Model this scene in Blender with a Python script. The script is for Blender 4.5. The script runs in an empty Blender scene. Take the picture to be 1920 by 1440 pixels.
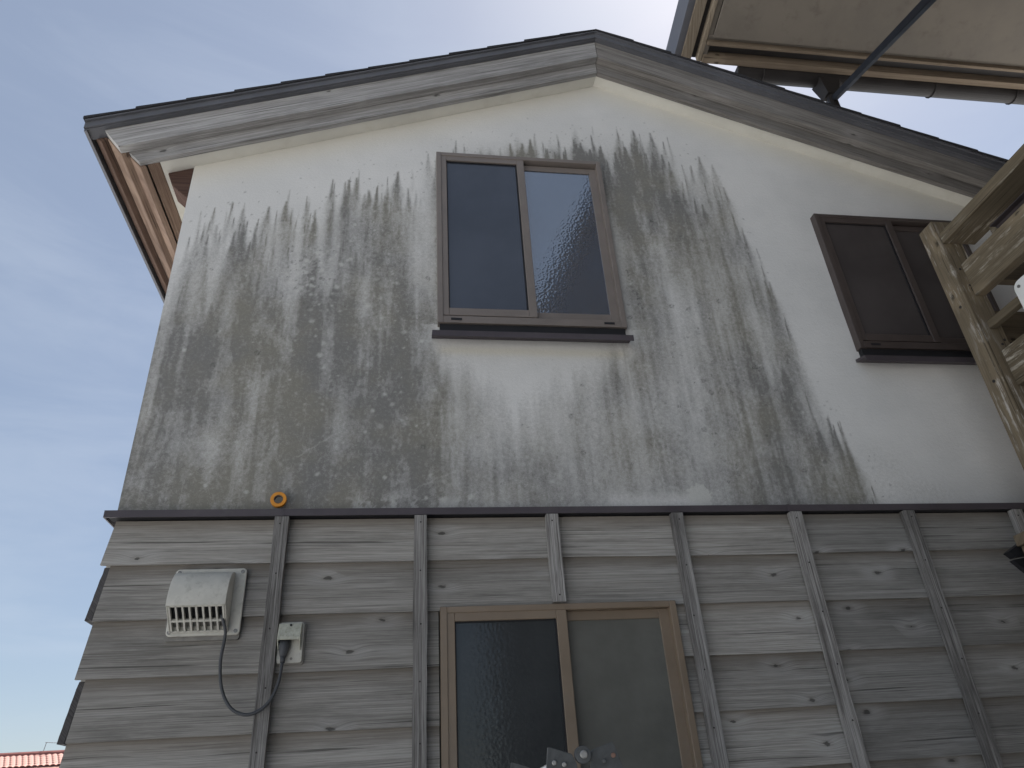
import bpy, math, random
import numpy as np
from mathutils import Vector, Matrix

random.seed(7)
RNG = np.random.default_rng(11)
SC = bpy.context.scene
COL = SC.collection
GZ = -2.45                      # ground level; z = 0 is the dark flashing between plaster and boards

# ------------------------------------------------------------------ camera
cam = bpy.data.cameras.new("camera")
cam.sensor_width = 36.0
cam.lens = 1366.78 / 1920 * 36.0
cam.clip_start, cam.clip_end = 0.05, 2000
cam_o = bpy.data.objects.new("camera", cam)
COL.objects.link(cam_o)
PITCH, ROLL, YAW = 0.523657, -0.0676456, 0.166367
fw = Vector((math.sin(YAW) * math.cos(PITCH), math.cos(YAW) * math.cos(PITCH), math.sin(PITCH)))
rt0 = Vector((math.cos(YAW), -math.sin(YAW), 0.0))
up0 = rt0.cross(fw)
rt = math.cos(ROLL) * rt0 + math.sin(ROLL) * up0
up = -math.sin(ROLL) * rt0 + math.cos(ROLL) * up0
m = Matrix((rt, up, -fw)).transposed().to_4x4()
m.translation = Vector((0.400326, -2.437657, -0.902313))
cam_o.matrix_world = m
SC.camera = cam_o

# ------------------------------------------------------------------ sky, sun, exposure
SUN_EL, SUN_AZ = math.radians(60), math.radians(40)      # azimuth from +Y towards +X
w = bpy.data.worlds.new("World")
SC.world = w
w.use_nodes = True
nt = w.node_tree
nt.nodes.clear()
wo = nt.nodes.new("ShaderNodeOutputWorld")
bg = nt.nodes.new("ShaderNodeBackground")
sky = nt.nodes.new("ShaderNodeTexSky")
sky.sky_type = 'NISHITA'
sky.sun_disc = False
sky.sun_elevation = SUN_EL
sky.sun_rotation = SUN_AZ
sky.air_density, sky.dust_density, sky.ozone_density = 1.0, 0.8, 1.2
tc = nt.nodes.new("ShaderNodeTexCoord")
mp = nt.nodes.new("ShaderNodeMapping")
mp.inputs["Scale"].default_value = (1.0, 1.6, 5.2)
mp.inputs["Rotation"].default_value = (0.12, 0.0, 0.5)
cl = nt.nodes.new("ShaderNodeTexNoise")
cl.inputs["Scale"].default_value = 2.1
cl.inputs["Detail"].default_value = 7
cl.inputs["Roughness"].default_value = 0.58
cl.inputs["Distortion"].default_value = 0.5
cr = nt.nodes.new("ShaderNodeMapRange")
cr.inputs["From Min"].default_value = 0.38
cr.inputs["From Max"].default_value = 0.74
cr.inputs["To Min"].default_value = 0.30
cr.inputs["To Max"].default_value = 0.46
cr.interpolation_type = 'SMOOTHSTEP'
mx = nt.nodes.new("ShaderNodeMix")
mx.data_type = 'RGBA'
mx.inputs[7].default_value = (6.0, 6.7, 7.8, 1)
L = nt.links.new
L(tc.outputs["Generated"], mp.inputs["Vector"])
L(mp.outputs[0], cl.inputs["Vector"])
L(cl.outputs["Fac"], cr.inputs["Value"])
L(cr.outputs[0], mx.inputs[0])
L(sky.outputs[0], mx.inputs[6])
L(mx.outputs[2], bg.inputs["Color"])
bg.inputs["Strength"].default_value = 0.043
L(bg.outputs[0], wo.inputs[0])

sun = bpy.data.lights.new("sun", 'SUN')
sun.energy, sun.angle, sun.color = 5.0, math.radians(0.5), (1.0, 0.965, 0.92)
sun_o = bpy.data.objects.new("sun", sun)
COL.objects.link(sun_o)
sd = Vector((math.sin(SUN_AZ) * math.cos(SUN_EL), math.cos(SUN_AZ) * math.cos(SUN_EL), math.sin(SUN_EL)))
sun_o.rotation_euler = (-sd).to_track_quat('-Z', 'Y').to_euler()
sun_o.location = sd * 20

SC.view_settings.view_transform = 'Standard'
SC.view_settings.look = 'None'
SC.view_settings.gamma = 1.0
SC.view_settings.use_curve_mapping = False
SC.view_settings.exposure = 1.36
SC.render.engine = 'CYCLES'
SC.cycles.use_denoising = True
SC.cycles.max_bounces = 8
SC.cycles.denoiser = 'OPENIMAGEDENOISE'


# ------------------------------------------------------------------ node helper
class N:
    """small wrapper for building a material's node tree"""
    def __init__(s, name):
        s.m = bpy.data.materials.new(name)
        s.m.use_nodes = True
        s.t = s.m.node_tree
        s.t.nodes.clear()
        s.out = s.t.nodes.new("ShaderNodeOutputMaterial")
        s.b = s.t.nodes.new("ShaderNodeBsdfPrincipled")
        s.t.links.new(s.b.outputs[0], s.out.inputs[0])

    def n(s, typ, **kw):
        x = s.t.nodes.new(typ)
        for k, v in kw.items():
            setattr(x, k, v)
        return x

    def put(s, sock, v):
        if isinstance(v, bpy.types.NodeSocket):
            s.t.links.new(v, sock)
        elif v is not None:
            sock.default_value = v

    def math(s, op, a, b=0.0, c=None, clamp=False):
        x = s.n("ShaderNodeMath", operation=op, use_clamp=clamp)
        s.put(x.inputs[0], a)
        s.put(x.inputs[1], b)
        if c is not None:
            s.put(x.inputs[2], c)
        return x.outputs[0]

    def mapr(s, v, a, b, c=0.0, d=1.0, smooth=True):
        x = s.n("ShaderNodeMapRange")
        x.interpolation_type = 'SMOOTHSTEP' if smooth else 'LINEAR'
        for i, q in enumerate((v, a, b, c, d)):
            s.put(x.inputs[i], q)
        return x.outputs[0]

    def mix(s, f, a, b, mode='MIX'):
        x = s.n("ShaderNodeMix", data_type='RGBA', blend_type=mode)
        s.put(x.inputs[0], f)
        for sock, v in ((x.inputs[6], a), (x.inputs[7], b)):
            if isinstance(v, tuple) and len(v) == 3:
                v = v + (1,)
            s.put(sock, v)
        return x.outputs[2]

    def noise(s, vec, scale, detail=3, rough=0.55, dist=0.0, dims='3D'):
        x = s.n("ShaderNodeTexNoise", noise_dimensions=dims)
        s.put(x.inputs["Vector"], vec)
        x.inputs["Scale"].default_value = scale
        x.inputs["Detail"].default_value = detail
        x.inputs["Roughness"].default_value = rough
        x.inputs["Distortion"].default_value = dist
        return x.outputs["Fac"]

    def xyz(s, x, y, z):
        c = s.n("ShaderNodeCombineXYZ")
        s.put(c.inputs[0], x)
        s.put(c.inputs[1], y)
        s.put(c.inputs[2], z)
        return c.outputs[0]

    def sep(s, v):
        c = s.n("ShaderNodeSeparateXYZ")
        s.put(c.inputs[0], v)
        return c.outputs

    def obj(s):
        return s.n("ShaderNodeTexCoord").outputs["Object"]

    def rand(s):
        return s.n("ShaderNodeObjectInfo").outputs["Random"]

    def bump(s, h, strength, dist, normal=None):
        x = s.n("ShaderNodeBump")
        x.inputs["Strength"].default_value = strength
        x.inputs["Distance"].default_value = dist
        s.put(x.inputs["Height"], h)
        if normal is not None:
            s.put(x.inputs["Normal"], normal)
        return x.outputs[0]

    def done(s, col, rough=0.6, normal=None, metal=0.0, spec=None, ior=None):
        if isinstance(col, tuple) and len(col) == 3:
            col = col + (1,)
        s.put(s.b.inputs["Base Color"], col)
        s.put(s.b.inputs["Roughness"], rough)
        s.put(s.b.inputs["Metallic"], metal)
        if spec is not None:
            s.b.inputs["Specular IOR Level"].default_value = spec
        if ior is not None:
            s.b.inputs["IOR"].default_value = ior
        if normal is not None:
            s.put(s.b.inputs["Normal"], normal)
        return s.m


def wood(name, dark, light, along='x', across='z', brown=None, knots=0.6, spec=0.25, paint=None,
         halo=(0.42, 0.41, 0.39), contrast=1.0, blot=0.5, bump=0.6, gs=1.0, halo_amt=0.3, tones=(0.86, 0.26)):
    """weathered softwood: grain lines running along one object axis, bending round knots"""
    k = N(name)
    o = k.sep(k.obj())
    ax = {'x': 0, 'y': 1, 'z': 2}
    r = k.rand()
    a0, b0 = o[ax[along]], o[ax[across]]
    other = [q for q in 'xyz' if q not in (along, across)][0]
    c0 = o[ax[other]]
    a = k.math('ADD', a0, k.math('MULTIPLY', r, 61.0))
    b = k.math('ADD', k.math('ADD', b0, k.math('MULTIPLY', r, 23.0)), k.math('MULTIPLY', c0, 0.9))
    vv = k.xyz(k.math('MULTIPLY', a, 3.2), k.math('MULTIPLY', b, 6.5), 0.0)
    vor = k.n("ShaderNodeTexVoronoi", voronoi_dimensions='2D')
    k.put(vor.inputs["Vector"], vv)
    vor.inputs["Scale"].default_value = 1.0
    cs = k.n("ShaderNodeSeparateColor")
    k.put(cs.inputs[0], vor.outputs["Color"])
    keep = k.math('GREATER_THAN', cs.outputs[0], 1.0 - knots)
    dist = vor.outputs["Distance"]
    inf = k.math('MULTIPLY', k.mapr(dist, 0.34, 0.0), keep)
    warp = k.math('MULTIPLY', k.math('MULTIPLY', inf, inf), 0.016)
    slow = k.noise(k.xyz(k.math('MULTIPLY', a, 1.3), k.math('MULTIPLY', b, 5.0), 0.0), 1.0, 2)
    bw = k.math('ADD', k.math('ADD', b, warp), k.math('MULTIPLY', slow, 0.013))
    G = lambda u, v, z, d, ro: k.noise(k.xyz(k.math('MULTIPLY', a, u), k.math('MULTIPLY', bw, v * gs), z), 1.0, d, ro)
    fine = G(2.6, 270.0, 1.3, 4, 0.68)
    ring = G(0.7, 75.0, 4.1, 2, 0.5)
    fibre = G(9.0, 520.0, 7.7, 3, 0.65)
    g = k.math('ADD', k.math('MULTIPLY', fine, 0.46), k.math('ADD', k.math('MULTIPLY', ring, 0.20), k.math('MULTIPLY', fibre, 0.34)))
    f = k.mapr(g, 0.5 - 0.135 / contrast, 0.5 + 0.135 / contrast)
    col = k.mix(f, dark, light)
    crk = G(1.7, 120.0, 12.6, 3, 0.55)
    cracks = k.mapr(crk, 0.375, 0.30)
    col = k.mix(k.math('MULTIPLY', cracks, 0.75), col, tuple(q * 0.28 for q in dark))
    bl = k.noise(k.xyz(k.math('MULTIPLY', a, 1.9), k.math('MULTIPLY', b, 9.0 * gs), 2.0), 1.0, 6, 0.72)
    col = k.mix(k.math('MULTIPLY', k.mapr(bl, 0.42, 0.75), blot), col, tuple(q * 0.55 for q in dark))
    bl2 = k.noise(k.xyz(k.math('MULTIPLY', a, 2.6), k.math('MULTIPLY', b, 16.0 * gs), 9.0), 1.0, 4, 0.65)
    col = k.mix(k.math('MULTIPLY', k.mapr(bl2, 0.50, 0.80), 0.40), col, halo)
    if brown is not None:        # the strip sheltered by the board above stays browner
        col = k.mix(k.math('MULTIPLY', k.mapr(k.math('ADD', b0, k.math('MULTIPLY', bl, 0.06)), 0.04, 0.11), 0.75), col, brown)
    hal = k.math('MULTIPLY', k.math('MULTIPLY', k.mapr(dist, 0.30, 0.10), k.mapr(dist, 0.03, 0.10)), keep)
    col = k.mix(k.math('MULTIPLY', hal, halo_amt), col, halo)
    wob = k.math('ADD', dist, k.math('MULTIPLY', k.math('SUBTRACT', k.noise(vv, 14.0, 3), 0.5), 0.11))
    size = k.math('ADD', 0.018, k.math('MULTIPLY', cs.outputs[1], 0.040))
    core = k.math('MULTIPLY', k.mapr(wob, size, k.math('MULTIPLY', size, 0.5)), keep)
    col = k.mix(k.math('MULTIPLY', core, 0.8), col, tuple(q * 0.3 for q in dark))
    tone = k.math('ADD', tones[0], k.math('MULTIPLY', k.math('FRACT', k.math('MULTIPLY', r, 17.3)), tones[1]))
    col = k.mix(1.0, col, k.xyz(tone, tone, tone), 'MULTIPLY')
    if paint is not None:        # worn pale film left on the timber
        pn = k.noise(k.xyz(k.math('MULTIPLY', a, 6.0), k.math('MULTIPLY', b, 40.0), 3.0), 1.0, 6, 0.7)
        pn2 = k.noise(k.xyz(k.math('MULTIPLY', a, 1.7), k.math('MULTIPLY', b, 5.0), 8.0), 1.0, 2, 0.5)
        pf = k.math('MULTIPLY', k.mapr(pn, 0.51, 0.64), k.mapr(pn2, 0.42, 0.60))
        col = k.mix(k.math('MULTIPLY', pf, 0.8), col, paint)
    h = k.math('SUBTRACT', k.math('ADD', k.math('MULTIPLY', g, 0.8), k.math('MULTIPLY', fibre, 0.3)), k.math('MULTIPLY', core, 0.5))
    nr = k.bump(h, bump, 0.004)
    return k.done(col, 0.85, nr, spec=spec)


def plain(name, col, rough=0.5, metal=0.0, var=0.25, scale=14.0, spec=0.4, grime=None, grime_amt=0.4, bump=0.12):
    k = N(name)
    o = k.obj()
    nz = k.noise(o, scale, 5, 0.6)
    c = k.mix(k.mapr(nz, 0.3, 0.7), tuple(q * (1 - var) for q in col), tuple(min(1, q * (1 + var)) for q in col))
    if grime is not None:
        n2 = k.noise(o, scale * 2.7, 6, 0.7)
        c = k.mix(k.math('MULTIPLY', k.mapr(n2, 0.5, 0.72), grime_amt), c, grime)
    rr = k.mapr(nz, 0.2, 0.8, rough * 0.85, min(1, rough * 1.2))
    return k.done(c, rr, k.bump(k.noise(o, scale * 9, 3), bump, 0.002), metal, spec)


# ------------------------------------------------------------------ mesh helper
class MB:
    def __init__(s):
        s.v, s.f = [], []

    def quad(s, *p):
        i = len(s.v)
        s.v += [tuple(q) for q in p]
        s.f.append(tuple(range(i, i + len(p))))
        return s

    def box(s, x0, x1, y0, y1, z0, z1):
        return s.prism([(x0, z0), (x1, z0), (x1, z1), (x0, z1)], y0, y1)

    def prism(s, poly, c0, c1, plane='xz'):
        """polygon in a plane, extruded along the third axis from c0 to c1"""
        def P(p, c):
            if plane == 'xz':
                return (p[0], c, p[1])
            if plane == 'yz':
                return (c, p[0], p[1])
            return (p[0], p[1], c)
        n = len(poly)
        area = sum(poly[i][0] * poly[(i + 1) % n][1] - poly[(i + 1) % n][0] * poly[i][1] for i in range(n))
        if (area < 0) != (plane == 'xz' and False):
            poly = poly[::-1]
        if c0 > c1:
            c0, c1 = c1, c0
        i = len(s.v)
        s.v += [P(p, c0) for p in poly] + [P(p, c1) for p in poly]
        flip = plane == 'xz'
        a = tuple(range(i, i + n))
        b = tuple(range(i + n, i + 2 * n))
        s.f.append(a if flip else a[::-1])
        s.f.append(b[::-1] if flip else b)
        for q in range(n):
            r = (q + 1) % n
            fc = (i + q, i + n + q, i + n + r, i + r)
            s.f.append(fc if flip else fc[::-1])
        return s

    def hull8(s, a, b):
        """two matching point rings joined by quads and capped"""
        n = len(a)
        i = len(s.v)
        s.v += [tuple(p) for p in a] + [tuple(p) for p in b]
        s.f.append(tuple(range(i, i + n))[::-1])
        s.f.append(tuple(range(i + n, i + 2 * n)))
        for q in range(n):
            r = (q + 1) % n
            s.f.append((i + q, i + r, i + n + r, i + n + q))
        return s

    def loft(s, rings, cap=True):
        n = len(rings[0])
        i = len(s.v)
        for r in rings:
            s.v += [tuple(p) for p in r]
        for k in range(len(rings) - 1):
            for q in range(n):
                r = (q + 1) % n
                s.f.append((i + k * n + q, i + k * n + r, i + (k + 1) * n + r, i + (k + 1) * n + q))
        if cap:
            s.f.append(tuple(range(i, i + n))[::-1])
            e = i + (len(rings) - 1) * n
            s.f.append(tuple(range(e, e + n)))
        return s

    def tube(s, pts, rad, n=10):
        pts = [Vector(p) for p in pts]
        rings = []
        ref = Vector((0.31, -0.77, 0.55))
        for k, p in enumerate(pts):
            d = (pts[min(k + 1, len(pts) - 1)] - pts[max(k - 1, 0)]).normalized()
            u = d.cross(ref).normalized()
            v = d.cross(u)
            rr = rad[k] if isinstance(rad, (list, tuple)) else rad
            rings.append([p + rr * (math.cos(t) * u + math.sin(t) * v) for t in [2 * math.pi * q / n for q in range(n)]])
        return s.loft(rings)

    def disc(s, c, r, y0, y1, n=16):
        """short cylinder whose axis runs along y"""
        return s.prism([(c[0] + r * math.cos(2 * math.pi * q / n), c[1] + r * math.sin(2 * math.pi * q / n)) for q in range(n)], y0, y1)


WLOC = {}


def obj(name, mb, mat, parent=None, bevel=0.0, smooth=False, seg=1, origin=None, tilt=0.0):
    vs = np.array(mb.v, float)
    c = (vs.min(0) + vs.max(0)) / 2 if origin is None else np.array(origin, float)
    me = bpy.data.meshes.new(name)
    vl = vs - c
    if tilt:                    # local x axis laid along a slope, so that the grain follows it
        ca, sa_ = math.cos(tilt), math.sin(tilt)
        vl = np.stack([vl[:, 0] * ca - vl[:, 2] * sa_, vl[:, 1], vl[:, 0] * sa_ + vl[:, 2] * ca], 1)
    me.from_pydata([tuple(v) for v in vl], [], mb.f)
    me.update()
    import bmesh
    bm = bmesh.new()
    bm.from_mesh(me)
    bmesh.ops.recalc_face_normals(bm, faces=bm.faces)
    bm.to_mesh(me)
    bm.free()
    me.materials.append(mat)
    o = bpy.data.objects.new(name, me)
    COL.objects.link(o)
    if tilt:
        o.rotation_euler = (0, tilt, 0)
    wl = Vector(c)
    if parent is not None:
        o.parent = parent
        o.location = wl - WLOC[parent]
    else:
        o.location = wl
    WLOC[o] = wl
    if bevel:
        b = o.modifiers.new("bevel", 'BEVEL')
        b.width, b.segments, b.limit_method = bevel, seg, 'ANGLE'
    if smooth:
        for p in me.polygons:
            p.use_smooth = True
    return o


def tag(o, label, cat=None, group=None):
    o['label'] = label
    if cat:
        o['category'] = cat
    if group:
        o['group'] = group
    return o


def thing(name, label, cat, loc, group=None):
    o = bpy.data.objects.new(name, None)
    o.empty_display_size = 0.1
    COL.objects.link(o)
    o.location = loc
    WLOC[o] = Vector(loc)
    return tag(o, label, cat, group)


# ------------------------------------------------------------------ materials
M = {}
M['board'] = wood("weathered_board", (0.200, 0.188, 0.168), (0.435, 0.415, 0.380), brown=(0.195, 0.170, 0.142), knots=0.50, blot=0.50, tones=(0.80, 0.36), contrast=0.9)
M['board_shaded'] = wood("less_silvered_shaded_board", (0.152, 0.145, 0.132), (0.305, 0.295, 0.275), brown=(0.160, 0.142, 0.122), knots=0.55, blot=0.45, tones=(0.85, 0.26), contrast=0.8, halo=(0.42, 0.41, 0.39), halo_amt=0.32)  # less silvered wood, darkened further to carry the shade at the right
M['batten'] = wood("weathered_batten", (0.115, 0.106, 0.098), (0.400, 0.388, 0.368), 'z', 'x', knots=0.08, contrast=1.2, blot=0.9, gs=1.3, tones=(0.62, 0.55))
M['barge'] = wood("silvered_bargeboard", (0.190, 0.182, 0.172), (0.420, 0.410, 0.400), 'x', 'z', knots=0.30, blot=0.50)
M['barge_brown'] = wood("brown_bargeboard", (0.135, 0.124, 0.112), (0.275, 0.258, 0.238), 'x', 'z', knots=0.30, blot=0.5, halo=(0.36, 0.34, 0.32))  # darker, browner tone for the right-hand bargeboards
M['eave'] = wood("brown_eave_timber", (0.135, 0.086, 0.062), (0.285, 0.200, 0.148), 'y', 'x', knots=0.2, halo=(0.36, 0.26, 0.19), blot=0.5)
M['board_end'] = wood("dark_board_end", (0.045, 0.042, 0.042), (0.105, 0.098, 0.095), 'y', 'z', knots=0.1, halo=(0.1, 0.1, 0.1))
M['eave_dark'] = wood("dark_brown_timber", (0.080, 0.048, 0.036), (0.160, 0.105, 0.078), 'y', 'x', knots=0.1, halo=(0.16, 0.11, 0.08))  # darker brown than the fascia boards, for the eave strip
M['beam'] = wood("dark_beam", (0.050, 0.028, 0.022), (0.105, 0.062, 0.048), 'x', 'z', knots=0.1, halo=(0.12, 0.07, 0.05))
M['deck_z'] = wood("stained_deck_timber_upright", (0.110, 0.086, 0.056), (0.205, 0.166, 0.112), 'z', 'x', knots=0.3, halo=(0.32, 0.25, 0.16), paint=(0.52, 0.49, 0.44), contrast=0.7, blot=0.3, bump=0.35)
M['deck_y'] = wood("stained_deck_timber", (0.095, 0.075, 0.048), (0.180, 0.146, 0.098), 'y', 'z', knots=0.2, halo=(0.32, 0.25, 0.16), paint=(0.50, 0.46, 0.38), contrast=0.7, blot=0.3, bump=0.35)
M['deck_x'] = wood("stained_deck_timber_cross", (0.090, 0.070, 0.048), (0.170, 0.136, 0.092), 'x', 'z', knots=0.2, halo=(0.30, 0.24, 0.16), contrast=0.7, blot=0.3, bump=0.35)
M['main_eave_x'] = wood("tan_fascia", (0.150, 0.115, 0.080), (0.260, 0.205, 0.150), 'x', 'y', knots=0.15, halo=(0.34, 0.28, 0.2), contrast=0.7, blot=0.25)
M['main_eave_y'] = wood("tan_rake_board", (0.170, 0.138, 0.100), (0.320, 0.270, 0.205), 'y', 'x', knots=0.15, halo=(0.4, 0.34, 0.26), blot=0.25)
M['soffit'] = plain("soffit_board", (0.64, 0.62, 0.555), 0.9, var=0.05, scale=4, grime=(0.48, 0.44, 0.36), grime_amt=0.25)
M['main_soffit'] = plain("main_soffit_board", (0.172, 0.152, 0.126), 0.85, var=0.12, scale=3.0, grime=(0.105, 0.090, 0.075), grime_amt=0.55)
M['flash'] = plain("dark_flashing", (0.062, 0.052, 0.058), 0.5, var=0.15, scale=5, grime=(0.10, 0.095, 0.09), grime_amt=0.3)
M['trim'] = plain("roof_edge_metal", (0.105, 0.107, 0.118), 0.5, var=0.15, scale=4, grime=(0.08, 0.08, 0.08), grime_amt=0.3)
M['shingle'] = plain("asphalt_shingle", (0.028, 0.028, 0.031), 0.95, var=0.35, scale=120, bump=0.5)
M['bronze_up'] = plain("grey_bronze_aluminium", (0.175, 0.150, 0.133), 0.42, var=0.08, scale=6, spec=0.5, grime=(0.22, 0.20, 0.18), grime_amt=0.25, bump=0.03)
M['bronze'] = plain("bronze_anodised_aluminium", (0.190, 0.145, 0.102), 0.42, metal=0.0, var=0.08, scale=6, spec=0.5, grime=(0.20, 0.17, 0.145), grime_amt=0.25, bump=0.03)
M['bronze_dark'] = plain("dark_bronze_aluminium", (0.066, 0.052, 0.047), 0.42, var=0.1, scale=6, spec=0.4, grime=(0.11, 0.09, 0.08), grime_amt=0.25, bump=0.03)
M['black'] = plain("black_rubber", (0.012, 0.012, 0.014), 0.6, var=0.2, scale=20)
M['gap'] = plain("dark_recess", (0.02, 0.02, 0.022), 0.8, var=0.2, scale=20)
M['beige'] = plain("aged_beige_plastic", (0.50, 0.485, 0.43), 0.5, var=0.08, scale=18, grime=(0.27, 0.26, 0.22), grime_amt=0.5, bump=0.06)
M['beige_dark'] = plain("gasket_grey", (0.21, 0.20, 0.18), 0.7, var=0.2, scale=25)
M['lichen'] = plain("mouldy_beige_plastic", (0.40, 0.40, 0.33), 0.6, var=0.15, scale=60, grime=(0.20, 0.21, 0.15), grime_amt=0.8, bump=0.1)
M['screw'] = plain("screw_head", (0.20, 0.195, 0.185), 0.4, metal=0.6, var=0.3, scale=60)
M['nail'] = plain("rusty_nail", (0.03, 0.026, 0.024), 0.7, var=0.3, scale=60)
M['cable'] = plain("grey_rubber_cable", (0.050, 0.053, 0.057), 0.55, var=0.15, scale=30)
M['tape'] = plain("orange_tape", (0.62, 0.25, 0.025), 0.55, var=0.08, scale=60)
M['card'] = plain("tape_core_card", (0.16, 0.12, 0.085), 0.8, var=0.15, scale=40)
M['galv'] = plain("dull_galvanised_steel", (0.085, 0.088, 0.088), 0.6, metal=0.0, var=0.3, scale=35, grime=(0.08, 0.085, 0.085), grime_amt=0.6, bump=0.1)
M['alu'] = plain("ladder_aluminium", (0.42, 0.42, 0.40), 0.4, metal=0.7, var=0.15, scale=20, grime=(0.2, 0.2, 0.19), grime_amt=0.4)
M['bolt'] = plain("steel_bolt", (0.36, 0.35, 0.33), 0.4, metal=0.5, var=0.15, scale=60)
M['rust'] = plain("rusted_bolt", (0.20, 0.12, 0.09), 0.7, var=0.3, scale=80)
M['label'] = plain("pale_sticker", (0.55, 0.56, 0.58), 0.5, var=0.1, scale=90, grime=(0.25, 0.26, 0.28), grime_amt=0.6)
M['white'] = plain("white_painted_panel", (0.72, 0.72, 0.69), 0.4, var=0.04, scale=8)
M['gutter'] = plain("dark_brown_gutter", (0.030, 0.027, 0.026), 0.5, var=0.15, scale=6, spec=0.25)
M['pole'] = plain("dark_metal_pole", (0.020, 0.020, 0.023), 0.7, var=0.15, scale=6, spec=0.12)
M['sheet'] = plain("dark_corrugated_sheet", (0.055, 0.045, 0.048), 0.5, var=0.2, scale=12)
M['render'] = plain("pale_render", (0.42, 0.40, 0.36), 0.9, var=0.08, scale=5)
M['main_wall'] = wood("dark_stained_boarding", (0.060, 0.052, 0.046), (0.120, 0.105, 0.092), 'y', 'z', knots=0.1, halo=(0.12, 0.1, 0.09))
M['tile'] = plain("pink_red_roof_tile", (0.34, 0.18, 0.15), 0.7, var=0.2, scale=3)
M['ridge'] = plain("dark_red_ridge", (0.20, 0.075, 0.065), 0.6, var=0.15, scale=3)


def ground_mat():
    k = N("concrete_ground")
    o = k.obj()
    n1 = k.noise(o, 0.7, 5, 0.6)
    n2 = k.noise(o, 60, 4, 0.7)
    c = k.mix(k.mapr(n1, 0.3, 0.7), (0.45, 0.45, 0.45), (0.55, 0.55, 0.55))
    c = k.mix(k.math('MULTIPLY', k.mapr(n2, 0.5, 0.75), 0.35), c, (0.28, 0.28, 0.275))
    return k.done(c, 0.9, k.bump(n2, 0.4, 0.01), spec=0.2)


def glass(name, col, ior, rough=0.04, pattern=0.0, pscale=95.0, film=None):
    """opaque-looking pane in front of a dark room: a reflecting face, with cast figure where patterned"""
    k = N(name)
    o = k.obj()
    c = col
    n0 = k.noise(o, 3.0, 4, 0.6)
    c = k.mix(k.mapr(n0, 0.35, 0.7), tuple(q * 0.85 for q in col), tuple(q * 1.15 for q in col))
    nr = None
    if pattern:
        vor = k.n("ShaderNodeTexVoronoi", feature='SMOOTH_F1')
        k.put(vor.inputs["Vector"], o)
        vor.inputs["Scale"].default_value = pscale
        vor.inputs["Smoothness"].default_value = 0.6
        h = k.math('ADD', vor.outputs["Distance"], k.math('MULTIPLY', k.noise(o, pscale * 0.5, 2), 0.6))
        nr = k.bump(h, pattern, 0.004)
    return k.done(c, rough, nr, spec=0.5, ior=ior)


M['glass_up_l'] = glass("screened_glass", (0.034, 0.039, 0.052), 1.8, 0.12)
M['glass_up_r'] = glass("patterned_glass", (0.030, 0.050, 0.085), 3.5, 0.05, 0.065)
M['glass_low_l'] = glass("patterned_glass_dark", (0.034, 0.038, 0.040), 1.5, 0.10, 0.045)
M['glass_low_r'] = glass("patterned_glass_pale", (0.125, 0.125, 0.112), 1.5, 0.10, 0.10)
M['glass_right'] = glass("brown_screen_glass", (0.062, 0.054, 0.053), 1.45, 0.25)

# ------------------------------------------------------------------ ground, far setting
gm = MB().quad((-400, -400, GZ), (400, -400, GZ), (400, 400, GZ), (-400, 400, GZ))
g = obj("ground", gm, ground_mat())
g['kind'] = 'structure'

# ------------------------------------------------------------------ the old house
XL, XR, RX = -0.536, 3.62, 1.350      # wall corners, ridge
SL, SR = 0.396, 0.386                   # roof pitch of the two sides


def zr(x, z0):
    return z0 - (SL * (RX - x) if x < RX else SR * (x - RX))


house = thing("house", "old gabled house with mould streaked white plaster above grey weathered boards", "house", (RX, 1.8, GZ))

# ---- plaster gable with its mould (stain fields worked out on the wall grid)


def vnoise(x, y, seed):
    r = np.random.default_rng(seed)
    tab = r.random((256, 256))
    xi, yi = np.floor(x).astype(int), np.floor(y).astype(int)
    fx, fy = x - xi, y - yi
    fx = fx * fx * (3 - 2 * fx)
    fy = fy * fy * (3 - 2 * fy)
    t = lambda i, j: tab[i % 256, j % 256]
    return (t(xi, yi) * (1 - fx) + t(xi + 1, yi) * fx) * (1 - fy) + (t(xi, yi + 1) * (1 - fx) + t(xi + 1, yi + 1) * fx) * fy


def fbm(x, y, seed, octs=4, gain=0.55):
    s, a, n = 0, 1, 0
    for q in range(octs):
        s = s + a * vnoise(x * 2 ** q + 7.3 * q, y * 2 ** q + 3.1 * q, seed + q)
        n += a
        a *= gain
    return s / n


def sstep(a, b, v):
    t = np.clip((v - a) / (b - a), 0, 1)
    return t * t * (3 - 2 * t)


TOPX = [-0.54, -0.468, -0.379, -0.247, -0.124, 0.011, 0.12, 0.237, 0.429, 0.508, 0.63, 0.866, 1.137, 1.279, 1.407, 1.558, 1.743, 1.906, 1.955, 2.009, 2.064, 2.106, 2.157, 2.227, 2.325, 2.42, 3.3]
TOPZ = [1.23, 1.305, 1.356, 1.35, 1.451, 1.461, 1.566, 1.609, 1.624, 1.787, 1.845, 1.90, 1.95, 1.99, 2.03, 2.00, 1.92, 1.76, 1.49, 1.26, 0.87, 0.50, 0.28, 0.14, 0.027, -0.1, -0.4]
NX, NZ = 880, 380
UX = np.linspace(XL, XR, NX)
VZ = np.linspace(0, 1, NZ)
ZTOP = np.array([zr(x, 2.352) for x in UX]) + 0.004
GX = np.repeat(UX[:, None], NZ, 1)
GZg = 0.0 + ZTOP[:, None] * VZ[None, :]
TOP = np.interp(GX, TOPX, TOPZ)
mold = np.zeros((NX, NZ))
depth = TOP - GZg + (fbm(GX * 14, GZg * 2.0, 3) - 0.5) * 0.30
region = 1.17 - 0.48 * sstep(0.35, 0.75, GX) + 0.16 * sstep(1.45, 1.75, GX) * sstep(1.3, 0.5, GZg) - 0.10 * sstep(1.3, 1.4, GX) * sstep(0.6, 1.2, GZg)
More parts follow.
